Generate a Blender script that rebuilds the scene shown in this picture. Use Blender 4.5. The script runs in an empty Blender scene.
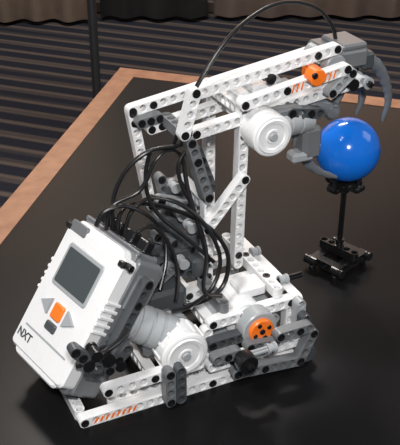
import bpy, bmesh, math, random
from mathutils import Vector, Matrix
random.seed(3)
TH=0.75
PITCH=math.radians(30); F=900.0; H=425.0
YAW=math.radians(25.5)
E1=Vector((math.cos(YAW),math.sin(YAW),0)); E2=Vector((-math.sin(YAW),math.cos(YAW),0))
O=Vector((-81,456,0))
V=Vector
def ray(u,v):
    x=(u-200)/F; y=(222.5-v)/F
    return V((x, math.cos(PITCH)+y*math.sin(PITCH), -math.sin(PITCH)+y*math.cos(PITCH)))
C0=V((0,0,H))
def loc(w):
    d=w-O; return V((d.dot(E1),d.dot(E2),w.z))
def L(u,v,y):   # robot-frame point in the robot's side plane at width y
    r=ray(u,v); t=(y-(C0-O).dot(E2))/r.dot(E2)
    return loc(C0+r*t)
# ---------------- materials
def mat(name,col,rough=0.4,metal=0.0,noise=0.04,scale=60,spec=0.5):
    m=bpy.data.materials.new(name); m.use_nodes=True
    nt=m.node_tree; b=nt.nodes['Principled BSDF']
    b.inputs['Metallic'].default_value=metal
    b.inputs['Specular IOR Level'].default_value=spec
    tc=nt.nodes.new('ShaderNodeTexCoord'); n=nt.nodes.new('ShaderNodeTexNoise'); n.inputs['Scale'].default_value=scale
    nt.links.new(tc.outputs['Object'],n.inputs['Vector'])
    mx=nt.nodes.new('ShaderNodeMix'); mx.data_type='RGBA'
    c=V(col)
    mx.inputs['A'].default_value=(*(c*(1-noise)),1); mx.inputs['B'].default_value=(*(c*(1+noise)),1)
    nt.links.new(n.outputs['Fac'],mx.inputs['Factor']); nt.links.new(mx.outputs['Result'],b.inputs['Base Color'])
    mr=nt.nodes.new('ShaderNodeMapRange'); mr.inputs['To Min'].default_value=rough*0.9; mr.inputs['To Max'].default_value=rough*1.1
    nt.links.new(n.outputs['Fac'],mr.inputs['Value']); nt.links.new(mr.outputs['Result'],b.inputs['Roughness'])
    return m
WHITE=mat('white_plastic',(0.70,0.70,0.71),0.28)
LGRAY=mat('light_gray_plastic',(0.31,0.325,0.34),0.35)
DGRAY=mat('dark_gray_plastic',(0.055,0.06,0.066),0.35)
MGRAY=mat('mid_gray_plastic',(0.13,0.136,0.145),0.36)
BLACK=mat('black_plastic',(0.008,0.008,0.009),0.28)
ORANGE=mat('orange_plastic',(0.84,0.17,0.015),0.32)
SILVER=mat('silver_plastic',(0.19,0.205,0.225),0.25,0.3)
SCREEN=mat('lcd_glass',(0.055,0.065,0.068),0.12)
BLUE=mat('blue_ball_plastic',(0.008,0.16,0.70),0.15,0,0.02)
CABLE=mat('cable_rubber',(0.008,0.008,0.009),0.3)
# ---------------- mesh building
def empty(name,parent=None,m=None):
    e=bpy.data.objects.new(name,None); bpy.context.collection.objects.link(e)
    e.empty_display_size=0.02
    if parent: e.parent=parent
    if m is not None: e.matrix_local=m
    return e
class M:
    def __init__(s): s.v=[]; s.f=[]
    def add(s,vs,fs):
        o=len(s.v); s.v+= [tuple(x) for x in vs]; s.f+=[tuple(i+o for i in f) for f in fs]
    def out(s,name,material,parent=None,smooth=False,scale=0.001,bevel=0):
        me=bpy.data.meshes.new(name)
        me.from_pydata([(a*scale,b*scale,c*scale) for a,b,c in s.v],[],s.f)
        bm=bmesh.new(); bm.from_mesh(me)
        bmesh.ops.remove_doubles(bm,verts=bm.verts,dist=1e-6)
        bmesh.ops.recalc_face_normals(bm,faces=bm.faces)
        if smooth:
            for f in bm.faces: f.smooth=True
            for e in bm.edges:
                if len(e.link_faces)==2 and e.calc_face_angle(0)>math.radians(35): e.smooth=False
        bm.to_mesh(me); bm.free()
        me.materials.append(material)
        ob=bpy.data.objects.new(name,me); bpy.context.collection.objects.link(ob)
        if parent: ob.parent=parent
        if bevel:
            b=ob.modifiers.new('b','BEVEL'); b.width=bevel*scale; b.segments=2; b.limit_method='ANGLE'
        return ob
X=V((1,0,0)); Y=V((0,1,0)); Z=V((0,0,1))
def basis(ax):
    ax=ax.normalized(); t=X if abs(ax.x)<0.8 else Z
    a=(t-ax*t.dot(ax)).normalized(); return a, ax.cross(a)
def lathe(m,c,ax,prof,seg=28):
    ax=ax.normalized(); a,b=basis(ax); vs=[];fs=[]
    for (r,h) in prof:
        for k in range(seg):
            t=2*math.pi*k/seg; vs.append(c+ax*h+(a*math.cos(t)+b*math.sin(t))*max(r,0.001))
    n=len(prof)
    for i in range(n-1):
        for k in range(seg):
            k2=(k+1)%seg; fs.append((i*seg+k,i*seg+k2,(i+1)*seg+k2,(i+1)*seg+k))
    fs.append(tuple(range(seg))); fs.append(tuple((n-1)*seg+k for k in range(seg)))
    m.add(vs,fs)
def cyl(m,c,ax,r,l,seg=24,ch=0.4):
    h=l/2; lathe(m,c,ax,[(r-ch,-h),(r,-h+ch),(r,h-ch),(r-ch,h)],seg)
def box(m,c,size,ex=X,ey=Y,ez=Z,ch=0.8):
    sx,sy,sz=[q/2 for q in size]; pts=[]
    for i in (-1,1):
        for j in (-1,1):
            for k in (-1,1):
                for w in range(3):
                    q=[sx-ch,sy-ch,sz-ch]; q[w]+=ch
                    pts.append(c+ex*(q[0]*i)+ey*(q[1]*j)+ez*(q[2]*k))
    hull(m,pts)
def hull(m,pts):
    bm=bmesh.new()
    for p in pts: bm.verts.new(p)
    r=bmesh.ops.convex_hull(bm,input=bm.verts)
    bmesh.ops.dissolve_limit(bm,angle_limit=0.01,verts=bm.verts,edges=bm.edges)
    bm.verts.ensure_lookup_table(); bm.verts.index_update()
    m.add([v.co.copy() for v in bm.verts],[[v.index for v in f.verts] for f in bm.faces]); bm.free()
def prism(m,pts,o,ex,ey,ez,t):
    n=len(pts); vs=[o+ex*a+ey*b+ez*(-t/2) for a,b in pts]+[o+ex*a+ey*b+ez*(t/2) for a,b in pts]
    fs=[tuple(range(n)),tuple(range(n,2*n))]+[(i,(i+1)%n,n+(i+1)%n,n+i) for i in range(n)]
    m.add(vs,fs)
def smoothpath(P,sub=8):
    out=[]; n=len(P)
    for i in range(n-1):
        p0=P[max(i-1,0)];p1=P[i];p2=P[i+1];p3=P[min(i+2,n-1)]
        for s in range(sub):
            t=s/sub
            out.append(0.5*((2*p1)+(p2-p0)*t+(2*p0-5*p1+4*p2-p3)*t*t+(3*p1-p0-3*p2+p3)*t**3))
    out.append(P[-1]); return out
def sweep(m,P,rad,seg=10,up=None):
    n=len(P); vs=[];fs=[]
    a=None
    for i in range(n):
        d=(P[min(i+1,n-1)]-P[max(i-1,0)])
        d=d.normalized() if d.length>1e-9 else X
        if up is not None: a=(up-d*up.dot(d)).normalized()
        elif a is None: a,_=basis(d)
        else: a=(a-d*a.dot(d)).normalized()
        b=d.cross(a); w,t=rad(i/(n-1)) if callable(rad) else rad
        for k in range(seg):
            th=2*math.pi*k/seg; vs.append(P[i]+a*(math.cos(th)*t)+b*(math.sin(th)*w))
    for i in range(n-1):
        for k in range(seg):
            k2=(k+1)%seg; fs.append((i*seg+k,i*seg+k2,(i+1)*seg+k2,(i+1)*seg+k))
    fs.append(tuple(range(seg))); fs.append(tuple((n-1)*seg+k for k in range(seg)))
    m.add(vs,fs)
def beam(m,p,q,ax=Y,w=7.5,t=7.8,pins=(),pm=None):
    d=q-p; Ln=d.length; n=max(2,round(Ln/8)+1); hp=Ln/(n-1)/2; hw=w/2
    ex=d/Ln; ey=(ax-ex*ax.dot(ex)).normalized(); ez=ex.cross(ey)
    for i in range(n):
        c=p+ex*(2*hp*i); outer=[]
        for k in range(16):
            th=k*math.pi/8; co,si=math.cos(th),math.sin(th)
            if (i==0 and co<-1e-6) or (i==n-1 and co>1e-6): outer.append((co*hw,si*hw)); continue
            r=k%4; sx=1 if co>0 else -1; sy=1 if si>0 else -1
            if k in (0,8): o=(hp*sx if k in(0,8) else 0,0)
            elif k in (4,12): o=(0,hw*sy)
            elif r==2: o=(hp*sx,hw*sy)
            elif k in (1,7,9,15): o=(hp*sx,hw*.414*sy)
            else: o=(hp*.414*sx,hw*sy)
            outer.append(o)
        circ=[(math.cos(k*math.pi/8),math.sin(k*math.pi/8)) for k in range(16)]
        def R(pts,y): return [c+ex*a+ez*b+ey*y for a,b in pts]
        T=t/2; vs=[]
        vs+=R(outer,T)+R([(a*3.05,b*3.05) for a,b in circ],T)+R([(a*3.05,b*3.05) for a,b in circ],T-.9)+R([(a*2.4,b*2.4) for a,b in circ],T-.9)
        vs+=R([(a*2.4,b*2.4) for a,b in circ],-T+.9)+R([(a*3.05,b*3.05) for a,b in circ],-T+.9)+R([(a*3.05,b*3.05) for a,b in circ],-T)+R(outer,-T)
        fs=[]
        for g in range(7):
            for k in range(16):
                k2=(k+1)%16; fs.append((g*16+k,g*16+k2,(g+1)*16+k2,(g+1)*16+k))
        for k in range(16):
            if i<n-1 and k in (14,15,0,1): continue
            if i>0 and k in (6,7,8,9): continue
            k2=(k+1)%16; fs.append((k,k2,112+k2,112+k))
        m.add(vs,fs)
        if pm is not None and (i in pins or (i-n) in pins):
            pin(pm,c,ey,t)
def pin(pm,c,ax,t=7.8,ext=0.5):
    T=t/2+ext
    lathe(pm,c,ax,[(1.2,-T+1),(1.5,-T),(2.9,-T),(2.9,T),(1.5,T),(1.2,T-1)],16)
def axle(m,c,ax,l,r=2.4):
    a,b=basis(ax)
    box(m,c,(l,2*r,1.8),ax.normalized(),a,b,.2); box(m,c,(l,1.8,2*r),ax.normalized(),a,b,.2)
def bush(m,c,ax,l=7.5,r=3.7):
    h=l/2
    lathe(m,c,ax,[(2.4,-h),(r,-h),(r,-h+2),(r*.8,-h+2.2),(r*.8,h-2.2),(r,h-2),(r,h),(2.4,h)],18)

# ================= ROBOT ==================
robot=empty('robot_arm',None,Matrix.Translation((O.x/1000,O.y/1000,TH))@Matrix.Rotation(YAW,4,'Z'))
W=M(); G=M(); D=M(); B=M(); OR=M(); SV=M(); LG=M()
def PT(x,y,z): return V((x,y,z))
# --- base frame
beam(W,PT(4,4,4),PT(172,4,4),Y,pins=(0,12,-2),pm=B)
beam(W,PT(28,12.2,4),PT(164,12.2,4),Z)
beam(W,PT(4,116,4),PT(172,116,4),Y)
beam(W,PT(4,12,4),PT(4,108,4),Z)
beam(W,PT(168,12,4),PT(168,108,4),Z)
beam(W,PT(22,4,24),PT(90,4,24),Y,pins=(0,4,6),pm=B)
beam(W,PT(18,116,24),PT(170,116,24),Y)
beam(W,PT(60,14,14),PT(60,110,14),X)
beam(W,PT(92,18,14),PT(92,110,14),X)
beam(G,PT(64,-4.2,6),PT(64,-4.2,30),Y,pins=(0,-1),pm=B)
beam(D,PT(72,-4.2,6),PT(72,-4.2,30),Y)
# right end dark gray liftarms
beam(G,PT(116,-4,12),PT(168,-4,6),Y,pins=(0,3,-1),pm=B)
beam(G,PT(168,-4,6),PT(178,-4,28),Y,pins=(-1,),pm=B)
beam(G,PT(100,-4,30),PT(116,-4,30),Y,pins=(1,),pm=B)
beam(W,PT(100,4,18),PT(172,4,18),Y,pins=(2,6),pm=B)
beam(D,PT(176,4,12),PT(176,4,36),Y)
beam(LG,PT(176,12,12),PT(176,12,44),Y)
cyl(D,PT(176,2,8),Y,7,14)
beam(G,PT(150,-4,34),PT(174,-4,34),Y,pins=(0,2),pm=B)
# turntable platform
for y in (20,60,110):
    beam(W,PT(108,y,42),PT(172,y,42),Y,pins=(0,3,-1),pm=B)
beam(W,PT(178,20,42),PT(178,110,42),X,pins=(1,5,9),pm=B)
beam(W,PT(164,24,50.2),PT(164,106,50.2),Z,pins=(2,6),pm=B)
beam(W,PT(112,28,34),PT(112,108,34),X)
beam(G,PT(120,24,50),PT(120,60,50),Z)
beam(LG,PT(134,22,30),PT(160,22,30),Y)
box(LG,PT(140,50,28),(50,46,20),ch=3)
box(W,PT(148,40,49),(22,18,9),ch=1.5)
bush(LG,PT(176,36,50),X); bush(LG,PT(176,80,50),X)
axle(B,PT(182,36,50),X,20)
for x in (104,172):
    for y in (20,110): beam(W,PT(x,y,10),PT(x,y,36),Y)
# orange hub
ho=L(259,328,8)
lathe(OR,ho,Y,[(3,-5),(8.8,-5),(9.6,-4),(9.6,8),(8.8,9),(4,9)],30)
for k in range(4):
    a=k*math.pi/2+.4; cyl(B,ho+PT(6*math.cos(a),-5.2,6*math.sin(a)),Y,1.7,1,12,.1)
cyl(B,ho+PT(0,-5.3,0),Y,2.2,1.2,12,.1)
lathe(LG,ho+PT(0,4,0),Y,[(9.7,-6),(13,-6),(14,-5),(14,6),(10,7)],32)
cyl(W,ho+PT(-4,30,0),Y,15,34,32,2)
beam(G,ho+PT(-12,-7,-7),ho+PT(8,-7,-10),Y,pins=(0,),pm=B)
# motor with white cap
mc=L(181,349,8)
lathe(W,mc,Y,[(3,-8),(4,-9),(5,-9),(5.6,-8.2),(10,-8.2),(10.6,-9.2),(13,-9.6),(14,-8.6),(15,-8.6),(16.5,-8),(17.5,-6.5),(17.5,12),(16,13)],40)
cyl(LG,mc+PT(0,-9.5,0),Y,3.2,2.4,20,.3)
cyl(LG,mc+PT(0,18,0),Y,16.5,14,36,1)
for k in range(12):
    a=k*math.pi/6; box(W,mc+PT(17.3*math.cos(a),3,17.3*math.sin(a)),(2.4,14,2.4),PT(math.cos(a),0,math.sin(a)),Y,PT(-math.sin(a),0,math.cos(a)),.3)
bd=PT(-.80,0.30,.45).normalized()
lathe(LG,mc+PT(0,10,4),bd,[(13,0),(14,6),(14,12),(12.8,12.5),(12.8,14),(14,14.5),(14,20),(12.8,20.5),(12.8,22),(14,22.5),(14,30),(12.8,30.5),(12.8,32),(13.4,32.5),(13.4,40),(11,42)],28)
box(G,mc+PT(-8,22,2),(30,22,24),ch=3)
box(W,mc+PT(-18,12,14),(20,14,8),bd,Y,bd.cross(Y),1.5)
beam(D,PT(104,12,30),PT(126,12,30),Y,pins=(0,),pm=B)
# axle with black bush sticking out to camera
ax0=L(238,352,-6)
axle(B,ax0+PT(0,-6,0),Y,30); lathe(B,ax0+PT(0,-12,0),Y,[(3,-5),(7,-5),(7.5,-3),(7.5,3),(7,5),(3,5)],20)
axle(LG,ax0+PT(8,-8,2),X,26); bush(LG,ax0+PT(22,-8,2),X,7,4)
# ---- posts
YN=65; YF=115
def Lb(m,u1,v1,u2,v2,y,pins=(),ax=Y,**k): beam(m,L(u1,v1,y),L(u2,v2,y),ax,pins=pins,pm=B,**k)
Lb(W,243,102,236,262,YN,(0,3,-2))
Lb(W,209,84,208,240,YF,(0,4,-3))
Lb(W,131,112,150,204,YF,(0,1,-1))
Lb(G,190,142,207,196,YN-8.2,(0,2,-1))
Lb(G,186,132,205,196,YN,(0,3,-1))
Lb(W,207,196,206,274,YN,(0,3,-1))
Lb(W,206,228,243,178,YN-8.2,(0,-1))
Lb(D,196,150,210,186,YN+8,(1,))
Lb(G,150,196,176,258,YF,(0,2,4))
Lb(G,160,178,176,240,YF-16,(0,2,4))
beam(W,L(243,110,YN)+PT(0,8,0),L(243,110,YN)+PT(0,46,0),X)
beam(LG,L(207,205,YN)+PT(0,8,0),L(207,205,YN)+PT(0,46,0),X)
beam(G,L(190,140,YN)+PT(0,8,0),L(190,140,YN)+PT(0,40,0),Z)
# ---- arm beams
Lb(W,131,110,332,45,YF,(0,2,-2,-4))
Lb(W,184,136,360,80,YN,(0,1,6,-4))
Lb(W,183,134,194,92,YN-8.2,(0,-1))
Lb(W,192,94,335,48,YN+6,(0,-1,-3))
Lb(W,150,128,240,98,YF-8,(0,1))
Lb(W,243,104,345,68,YN-8.2,(0,4,-1))
Lb(G,140,122,158,117,YF-8.2,(0,1,2))
# orange print on the near beams' outer faces
a_=L(243,104,YN-8.2); b_=L(345,68,YN-8.2); e_=(b_-a_).normalized()
for f_ in (.455,.50,.545,.73,.775,.82,.865):
    p=a_+(b_-a_)*f_+PT(0,-3.85,0); q_=e_.cross(Y); box(OR,p,(1.4,0.3,6.4),e_,Y,(q_+e_*.4).normalized(),.05)
for i in range(8):
    box(OR,PT(12+i*4.0,.02,4),(1.7,0.3,4.6),X,Y,(Z+X*.5).normalized(),.05)
# ---- arm gray motor (upper)
am=L(246,100,90)
box(LG,am,(26,34,26),ch=4); box(W,am+PT(6,-6,14),(20,24,6),ch=1.5)
box(W,am+PT(-12,-10,4),(10,20,22),ch=2)
cyl(LG,am+PT(14,0,4),X,12,22)
box(G,am+PT(24,-10,6),(18,20,14),ch=2)
bush(B,L(268,77,72),Y,10,4)
# ---- white round motor cap on near side
wc=L(267,132,50)
lathe(W,wc,Y,[(3,-8),(4,-9),(5,-9),(5.6,-8.2),(9,-8.2),(9.6,-9.2),(12,-9.6),(13,-8.6),(14,-8.6),(15,-8),(15.3,-6.5),(15.3,12),(14,13)],40)
cyl(LG,wc+PT(0,-9.5,0),Y,3,2.4,20,.3)
cyl(LG,wc+PT(0,20,0),Y,14.5,16,36,1)
bd2=PT(.95,0.12,-.05).normalized()
lathe(LG,wc+PT(10,8,0),bd2,[(9,0),(10,4),(10,8),(9,8.4),(9,10),(10,10.4),(10,18),(9,18.4),(9,20),(10,20.4),(10,30),(8,32)],24)
box(G,wc+PT(18,12,8),(26,18,10),ch=2)
box(G,L(308,140,62),(16,16,26),ch=3)
box(LG,L(300,155,60),(18,12,8),ch=2)
beam(D,L(290,112,56),L(318,112,56),Y,pins=(0,2),pm=B)
# ---- gripper head
gh=L(337,53,90)
box(G,gh,(34,36,16),ch=3); box(G,gh+PT(4,-2,9),(22,30,5),ch=1.5)
cyl(LG,gh+PT(-14,-4,-2),Y,9,34,24,1)
box(D,gh+PT(18,-4,-4),(10,26,14),ch=2)
cyl(OR,L(315,76,52),Y,6.2,10,28,.8); cyl(B,L(315,76,46.6),Y,2.2,2,12,.2)
box(OR,L(312,73,74),(11,14,11),ch=2)
Lb(G,300,94,352,76,YN+9,(0,2,-1))
Lb(D,318,66,352,68,YN+16,(0,2,-1))
Lb(LG,330,92,350,72,YN-8.2,(0,-1))
axle(B,L(345,70,90),Y,70)
for y in (62,76,104,118): bush(LG,L(345,70,90)+PT(0,y-90,0),Y,7,4.5)
for y in (60,70,112): bush(B,L(352,84,y),Y,6,4.5)
box(G,L(350,78,98),(12,30,12),ch=2)
# claws
def claw(pts,y0,y1,wmax):
    n=len(pts); P=smoothpath([L(u,v,y0+(y1-y0)*i/(n-1)) for i,(u,v) in enumerate(pts)],8)
    sweep(SV,P,lambda t:((wmax*(1-t)**.6+1.2)*(1+.09*math.sin(t*70)),(3.8*(1-t)+1.6)),12,up=Y)
claw([(334,112),(318,106),(303,118),(298,138),(304,158),(318,171),(336,177)],66,70,5.4)
claw([(346,62),(362,57),(377,66),(386,84),(388,102),(382,121)],116,118,5.4)
claw([(346,84),(356,80),(362,90),(361,102),(356,114)],84,90,3.4)
cyl(SV,L(331,110,66),Y,5.5,9,20,.6); cyl(SV,L(349,64,116),Y,6,9,20,.6)
sweep(SV,[L(331,110,68),L(345,84,80)],(3.4,3.4),12)
sweep(SV,[L(349,64,116),L(340,74,90)],(3.4,3.4),12)
# mid cluster of dark parts
for (u,v,y,s) in ((172,188,100,(16,12,14)),(166,222,95,(22,16,16)),(186,236,80,(20,20,12)),(172,252,80,(26,20,14)),(196,262,70,(14,20,16)),(156,246,84,(12,14,10))):
    box(D,L(u,v,y),s,ch=2)
Lb(G,156,236,206,252,78,(0,2,4)); Lb(D,160,264,206,276,66,(0,2,4))
Lb(G,140,296,170,268,56,(0,2)); Lb(LG,160,200,196,206,88,(0,3))
for (u,v,y) in ((174,186,92),(180,214,84),(160,236,82),(190,226,70),(182,262,62),(164,268,62)):
    bush(LG,L(u,v,y),Y,10,4)
box(D,PT(84,64,48),(34,40,24),ch=3)
# parts to the lower right of the brick
for (u,v,y,r) in ((94,352,-4,4),(86,362,-5,4),(106,356,0,4.5),(118,362,4,4)):
    bush(B,L(u,v,y),Y,12,r)
Lb(D,74,350,96,366,-6,(0,1,2)); Lb(D,108,368,126,347,2,(0,1))
W.out('white_beams',WHITE,robot); G.out('gray_housings',MGRAY,robot); D.out('dark_liftarms',DGRAY,robot)
B.out('pins_and_axles',BLACK,robot,True); OR.out('orange_hubs',ORANGE,robot,True); SV.out('gripper_claws',SILVER,robot,True)
LG.out('motor_bodies',LGRAY,robot,True)
# ---- cables
CB=M()
def cable(pts,r=(2.0,1.5)):
    P=smoothpath([L(u,v,y) for u,v,y in pts],10); sweep(CB,P,r,10)
cable([(172,150,75),(178,132,70),(186,108,66),(205,72,66),(232,34,72),(264,9,80),(292,2,86),(318,9,90),(333,28,90),(336,46,90)],(1.7,1.4))
cable([(112,232,66),(114,196,72),(128,168,72),(150,151,70),(176,146,70),(188,142,72)])
cable([(118,238,62),(120,214,66),(134,204,76),(160,206,72),(190,216,60),(214,232,46),(228,256,36),(224,284,30),(206,300,26),(184,306,26)])
cable([(124,240,60),(130,214,64),(150,198,66),(180,204,52),(206,226,42),(220,258,34),(212,288,28),(190,306,22),(172,312,22)])
cable([(106,230,64),(112,206,68),(140,190,66),(156,160,68),(170,150,70),(182,158,70),(188,190,60),(200,230,46),(208,262,40)])
cable([(132,246,54),(140,230,58),(156,228,56),(172,250,50),(178,276,42),(176,300,32)])
cable([(96,226,66),(104,212,66),(124,206,64),(148,216,62),(164,236,58),(166,262,50),(160,290,40)])
cable([(150,152,72),(146,172,70),(148,196,66),(160,216,60),(184,236,50),(214,262,40)])
cable([(128,330,8),(118,342,2),(104,352,-4),(90,362,-4),(78,366,6)],(2.2,1.8))
cable([(186,150,70),(178,166,66),(182,186,62),(192,206,56),(206,250,40),(204,290,28),(222,296,22)])
CB.out('cables',CABLE,robot,True)
# ---- control brick
s=V((.62,-.785,0)).normalized(); hd=V((.785,.62,0)).normalized(); al=math.radians(54)
l=hd*math.cos(al)+Z*math.sin(al); n=s.cross(l)
cen=V((-92,504,71.5))
Bm=Matrix((( s.x,l.x,n.x,cen.x/1000),(s.y,l.y,n.y,cen.y/1000),(s.z,l.z,n.z,cen.z/1000+TH),(0,0,0,1)))
brick=empty('control_brick',robot)
brick.matrix_local=robot.matrix_basis.inverted()@Bm@Matrix.Scale(.98,4)
bw=M(); bg=M(); bd_=M(); bb=M(); bo=M(); bl=M(); bs=M()
def rrect(w,h,r,seg=6):
    pts=[]
    for cx,cy,a0 in ((w/2-r,h/2-r,0),(-w/2+r,h/2-r,90),(-w/2+r,-h/2+r,180),(w/2-r,-h/2+r,270)):
        for k in range(seg+1):
            a=math.radians(a0+90*k/seg); pts.append((cx+r*math.cos(a),cy+r*math.sin(a)))
    return pts
def slab(m,w,h,r,z0,z1,cx=0,cy=0,ch=1.0):
    a=rrect(w,h,r); b=rrect(w-2*ch,h-2*ch,max(r-ch,.3)); n_=len(a)
    vs=[V((x+cx,y+cy,z0)) for x,y in a]+[V((x+cx,y+cy,z1-ch)) for x,y in a]+[V((x+cx,y+cy,z1)) for x,y in b]
    fs=[tuple(range(n_)),tuple(range(2*n_,3*n_))]
    for g in range(2):
        for i in range(n_): fs.append((g*n_+i,g*n_+(i+1)%n_,(g+1)*n_+(i+1)%n_,(g+1)*n_+i))
    m.add(vs,fs)
slab(bw,70,100,5,-12,0,0,0,2.0)
slab(bw,58,108,6,-11,-1.5,0,0,1.5)
slab(bg,72,106,4,-34,-12,0,0,1.0)
slab(bg,64,112,3,-30,-10,0,1,1.0)
slab(bg,66,100,3,-40,-33,0,0,1.0)
# screen
slab(bl,44,33,3,-1,0.8,-1,21,.6); slab(bs,39,27,1.5,-1,1.1,-1,21,.1)
# buttons
slab(bo,11.5,11.5,1.5,-1,2.2,-1,-9,.8)
prism(bl,[(-21,-9),(-10,-3),(-10,-15)],V((-1,0,.6)),X,Y,Z,3)
prism(bl,[(21,-9),(10,-3),(10,-15)],V((-1,0,.6)),X,Y,Z,3)
slab(bd_,12,6.5,1.5,-1,2,-1,-20.5,.8)
slab(bl,54,1.6,.8,-1,.3,0,-31,.2)
for sx in (-1,1):
    for k in range(5): box(bw,V((sx*35,-4+k*5.5,-8)),(3.2,2.6,14),ch=.6)
    for k in range(8): box(bd_,V((sx*36,-38+k*5,-24)),(1.4,2.2,14),ch=.3)
    box(bg,V((sx*36,30,-24)),(3,26,16),ch=.8)
    for yy in (36,28,20): cyl(bb,V((sx*37.6,yy,-24)),X,2.4,1,14,.1)
for k in range(4):
    x=-24+k*16; box(bb,V((x,57,-21)),(12,2,12),ch=.4); box(bb,V((x,61,-21)),(10,9,8),ch=1)
box(bg,V((0,56,-12)),(66,3,4),ch=.6)
for k in range(4):
    x=-24+k*16; box(bb,V((x,-56,-21)),(11,1.5,10),ch=.4)
for sx in (-1,1):
    beam(bd_,V((sx*40,40,-22)),V((sx*40,-8,-22)),X,pins=(0,2,5),pm=bb)
slab(bg,20,8,2,-2,.6,-22,48,.4)
for sx in (-1,1):
    box(bb,V((sx*33,46,-1)),(6,5,5),ch=1); cyl(bb,V((sx*37,46,-4)),X,2.6,6,14,.3)
for m_,nm,mt,sm in ((bw,'front_shell',WHITE,True),(bg,'back_shell',MGRAY,True),(bd_,'side_ribs',DGRAY,False),(bb,'ports',BLACK,False),(bo,'enter_button',ORANGE,True),(bl,'arrow_buttons',LGRAY,True),(bs,'lcd_screen',SCREEN,False)):
    m_.out(nm,mt,brick,sm)
fc=bpy.data.curves.new('label_text','FONT'); fc.body='NXT'; fc.size=0.0085; fc.extrude=0.0001; fc.offset=0.0002
to=bpy.data.objects.new('label_text',fc); bpy.context.collection.objects.link(to); to.parent=brick
to.location=(-0.031,-0.041,0.0003); fc.materials.append(DGRAY)

# ================= BALL + STAND ==================
bx,by=0.1200,0.662
stand=empty('ball_stand',None,Matrix.Translation((bx,by,TH))@Matrix.Rotation(YAW+.35,4,'Z'))
S=M(); SP=M()
for yy in (-12,12): beam(S,V((-20,yy,8)),V((20,yy,8)),Y)
beam(S,V((0,-16,16)),V((0,16,16)),Z)
beam(S,V((-16,-8,8)),V((-16,8,8)),X)
beam(S,V((16,-8,8)),V((16,8,8)),X)
for sx in (-20,20):
    for yy in (-12,12):
        cyl(SP,V((sx,yy,2)),Z,3,4,14,.3); bush(SP,V((sx,yy+(5 if yy>0 else -5),8)),Y,5,4)
axle(SP,V((0,0,46)),Z,64); bush(SP,V((0,0,23)),Z,8,4)
bush(SP,V((0,0,76)),Z,7,4)
beam(S,V((-16,0,81)),V((16,0,81)),Y); beam(S,V((0,-14,81)),V((0,14,81)),X)
for sx,sy in ((-16,0),(16,0),(0,-14),(0,14)): 
    cyl(SP,V((sx*.92,sy,86)),Z,2.4,5.5,12,.3)
S.out('frame_beams',BLACK,stand); SP.out('axle_and_bushes',BLACK,stand,True)
bm=bmesh.new(); bmesh.ops.create_uvsphere(bm,u_segments=64,v_segments=40,radius=0.0262)
for v in bm.verts:
    if abs(v.co.z)<1e-5: v.co*=0.997
me=bpy.data.meshes.new('blue_ball'); bm.to_mesh(me); bm.free()
for p in me.polygons: p.use_smooth=True
me.materials.append(BLUE)
ball=bpy.data.objects.new('blue_ball',me); bpy.context.collection.objects.link(ball)
ball.location=(bx,by,TH+0.1112); ball.rotation_euler=(.5,.3,0)

# ================= TABLE ==================
def wood():
    m=bpy.data.materials.new('wood_edging'); m.use_nodes=True; nt=m.node_tree; b=nt.nodes['Principled BSDF']
    tc=nt.nodes.new('ShaderNodeTexCoord'); mp=nt.nodes.new('ShaderNodeMapping'); mp.inputs['Scale'].default_value=(60,60,8)
    n=nt.nodes.new('ShaderNodeTexNoise'); n.inputs['Scale'].default_value=1.0; n.inputs['Detail'].default_value=6
    r=nt.nodes.new('ShaderNodeValToRGB'); r.color_ramp.elements[0].color=(.19,.075,.032,1); r.color_ramp.elements[1].color=(.29,.13,.065,1)
    r.color_ramp.elements[0].position=.3; r.color_ramp.elements[1].position=.7
    nt.links.new(tc.outputs['Object'],mp.inputs['Vector']); nt.links.new(mp.outputs[0],n.inputs['Vector']); nt.links.new(n.outputs['Fac'],r.inputs[0]); nt.links.new(r.outputs[0],b.inputs['Base Color'])
    b.inputs['Roughness'].default_value=.35
    return m
WOOD=wood()
TOP=mat('black_laminate',(0.006,0.006,0.0065),0.30,0,.1,400,.10)
table=empty('conference_table',None,Matrix.Translation((0,0,TH)))
corner=V((-0.107,1.152,0)); dl=V((-.088,-.396,0)).normalized(); df=V((.352,-.113,0)).normalized()
outer=[corner, corner+df*1.6, corner+df*1.6+dl*1.9, corner+dl*1.9]
def inset(poly,d):
    n_=len(poly); out=[]; c=sum(poly,V((0,0,0)))/n_
    lines=[]
    for i in range(n_):
        a,b=poly[i],poly[(i+1)%n_]; e=(b-a).normalized(); nn=V((-e.y,e.x,0))
        if nn.dot(c-a)<0: nn=-nn
        lines.append((a+nn*d,e))
    for i in range(n_):
        p,e=lines[i-1]; q,f=lines[i]
        den=e.x*f.y-e.y*f.x; t=((q-p).x*f.y-(q-p).y*f.x)/den; out.append(p+e*t)
    return out
inner=inset(outer,0.027)
tm=M()
prism(tm,[(p.x,p.y) for p in inner],V((0,0,-0.015)),X,Y,Z,0.03); tm.out('table_top',TOP,table,scale=1)
em=M()
for i in range(4):
    a,b,c,d=outer[i],outer[(i+1)%4],inner[(i+1)%4],inner[i]
    vs=[a,b,c,d]; vs=[p+V((0,0,0.0006)) for p in vs]+[p-V((0,0,0.034)) for p in vs]
    em.add(vs,[(0,1,2,3),(4,5,6,7),(0,1,5,4),(1,2,6,5),(2,3,7,6),(3,0,4,7)])
em.out('wood_edging',WOOD,table,scale=1)
lm=M(); leg=inset(outer,0.12)
for p in leg: cyl(lm,V((p.x,p.y,-0.03-(TH-.03)/2)),Z,.03,TH-.03-.0005,24,.003)
DM=mat('dark_metal',(.02,.02,.022),.4,.3)
lm.out('table_legs',DM,table,True,scale=1)

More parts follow.
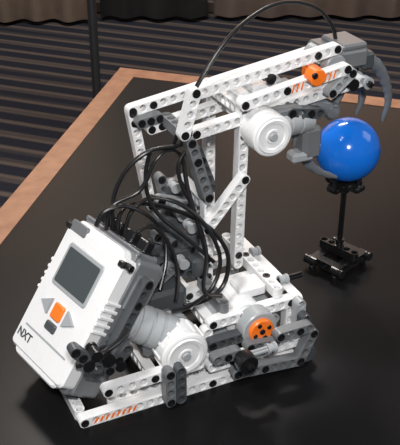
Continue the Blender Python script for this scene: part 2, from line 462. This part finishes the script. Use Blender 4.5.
# ================= ROOM ==================
def carpet():
    m=bpy.data.materials.new('striped_carpet'); m.use_nodes=True; nt=m.node_tree; b=nt.nodes['Principled BSDF']
    tc=nt.nodes.new('ShaderNodeTexCoord'); mp=nt.nodes.new('ShaderNodeMapping'); mp.inputs['Rotation'].default_value=(0,0,math.radians(20))
    nt.links.new(tc.outputs['Object'],mp.inputs['Vector'])
    w=nt.nodes.new('ShaderNodeTexWave'); w.wave_type='BANDS'; w.bands_direction='Y'; w.inputs['Scale'].default_value=3.6; w.inputs['Distortion'].default_value=.25; w.inputs['Detail'].default_value=3
    w2=nt.nodes.new('ShaderNodeTexWave'); w2.bands_direction='Y'; w2.inputs['Scale'].default_value=9.3; w2.inputs['Distortion'].default_value=.3
    for q in (w,w2): nt.links.new(mp.outputs[0],q.inputs['Vector'])
    n=nt.nodes.new('ShaderNodeTexNoise'); n.inputs['Scale'].default_value=260; nt.links.new(tc.outputs['Object'],n.inputs['Vector'])
    r=nt.nodes.new('ShaderNodeValToRGB'); e=r.color_ramp.elements; e[0].color=(.016,.018,.027,1); e[1].color=(.095,.076,.066,1); e[0].position=.45; e[1].position=.9
    a=nt.nodes.new('ShaderNodeMath'); a.operation='MULTIPLY_ADD'; a.inputs[1].default_value=.7
    sc=nt.nodes.new('ShaderNodeMath'); sc.operation='MULTIPLY'; sc.inputs[1].default_value=.3
    nt.links.new(w2.outputs['Fac'],sc.inputs[0]); nt.links.new(w.outputs['Fac'],a.inputs[0]); nt.links.new(sc.outputs[0],a.inputs[2]); nt.links.new(a.outputs[0],r.inputs[0])
    mx=nt.nodes.new('ShaderNodeMix'); mx.data_type='RGBA'; mx.blend_type='MULTIPLY'; mx.inputs['Factor'].default_value=.6
    nt.links.new(r.outputs[0],mx.inputs['A']); nt.links.new(n.outputs['Color'],mx.inputs['B']); nt.links.new(mx.outputs['Result'],b.inputs['Base Color'])
    b.inputs['Roughness'].default_value=.95
    b.inputs['Specular IOR Level'].default_value=.1
    return m
fm=M(); prism(fm,[(-3,-1.5),(3,-1.5),(3,4),(-3,4)],V((0,0,-.05)),X,Y,Z,.1); fm.out('floor',carpet(),scale=1)
wm=M(); prism(wm,[(-3,3.9),(3,3.9),(3,4.0),(-3,4.0)],V((0,0,1.35)),X,Y,Z,2.7); wm.out('wall_back',mat('wall_paint',(.50,.40,.33),.8),scale=1)
bmh=M(); box(bmh,V((0,3.885,.025)),(6,.03,.05),ch=.004); bmh.out('baseboard_back',mat('baseboard',(.05,.035,.03),.5),scale=1)
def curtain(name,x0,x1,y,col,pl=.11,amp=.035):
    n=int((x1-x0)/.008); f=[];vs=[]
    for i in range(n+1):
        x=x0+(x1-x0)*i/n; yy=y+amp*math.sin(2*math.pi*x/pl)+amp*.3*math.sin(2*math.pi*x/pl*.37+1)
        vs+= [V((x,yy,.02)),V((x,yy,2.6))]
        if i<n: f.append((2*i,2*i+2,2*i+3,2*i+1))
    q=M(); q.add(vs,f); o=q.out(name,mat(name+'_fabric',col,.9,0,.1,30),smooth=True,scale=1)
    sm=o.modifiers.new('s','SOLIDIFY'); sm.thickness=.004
curtain('curtain',-2.4,-.44,3.7,(.74,.55,.40),.13,.022)
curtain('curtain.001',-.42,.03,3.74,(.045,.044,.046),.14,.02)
curtain('curtain.002',.06,2.6,3.76,(.66,.48,.38),.17,.02)
# floor lamp standing behind the table
lamp=empty('floor_lamp',None,Matrix.Translation((-.305,2.50,0)))
q=M(); lathe(q,V((0,0,0)),Z,[(.088,.0),(.09,.004),(.09,.016),(.02,.026),(.013,.04),(.013,1.5),(.010,1.52)],28); q.out('pole_and_base',DM,lamp,True,scale=1)
q=M(); lathe(q,V((0,0,1.5)),Z,[(.17,-.02),(.172,-.02),(.112,.22),(.11,.22)],32); q.out('shade',mat('lamp_shade',(.6,.52,.42),.8),lamp,True,scale=1)

# ================= LIGHT / CAMERA ==================
def area(name,loc_,tgt,size,e,col=(1,1,1)):
    ld=bpy.data.lights.new(name,'AREA'); ld.size=size; ld.energy=e; ld.color=col
    o=bpy.data.objects.new(name,ld); bpy.context.collection.objects.link(o); o.location=loc_
    o.rotation_euler=(V(tgt)-V(loc_)).to_track_quat('-Z','Y').to_euler()
area('ceiling_light',(-.7,-.1,2.5),(0,.6,.75),.4,25,(1,.98,.95))
area('side_fill',(1.9,.9,2.2),(0,.6,.8),1.0,8,(.97,.98,1))  # added fill from the right to brighten the robot; no window stands there
area('camera_flash',(0.03,-.05,1.33),(0,.6,.8),.06,5.4,(1,.99,.97))
area('curtain_fill',(-.2,2.3,2.6),(0,3.8,.1),.8,110,(1,.92,.85))  # unseen lamp added to brighten the curtains and back wall
wd=bpy.data.worlds.new('world'); bpy.context.scene.world=wd; wd.use_nodes=True
wd.node_tree.nodes['Background'].inputs[0].default_value=(.84,.86,.9,1); wd.node_tree.nodes['Background'].inputs[1].default_value=.2
bpy.context.scene.view_settings.view_transform='Standard'
cd=bpy.data.cameras.new('camera'); cam=bpy.data.objects.new('camera',cd); bpy.context.collection.objects.link(cam)
cam.location=(0,0,TH+H/1000); cam.rotation_euler=(math.radians(60),0,0)
cd.sensor_fit='HORIZONTAL'; cd.sensor_width=36; cd.lens=F/400*36; cd.clip_start=.01
bpy.context.scene.camera=cam
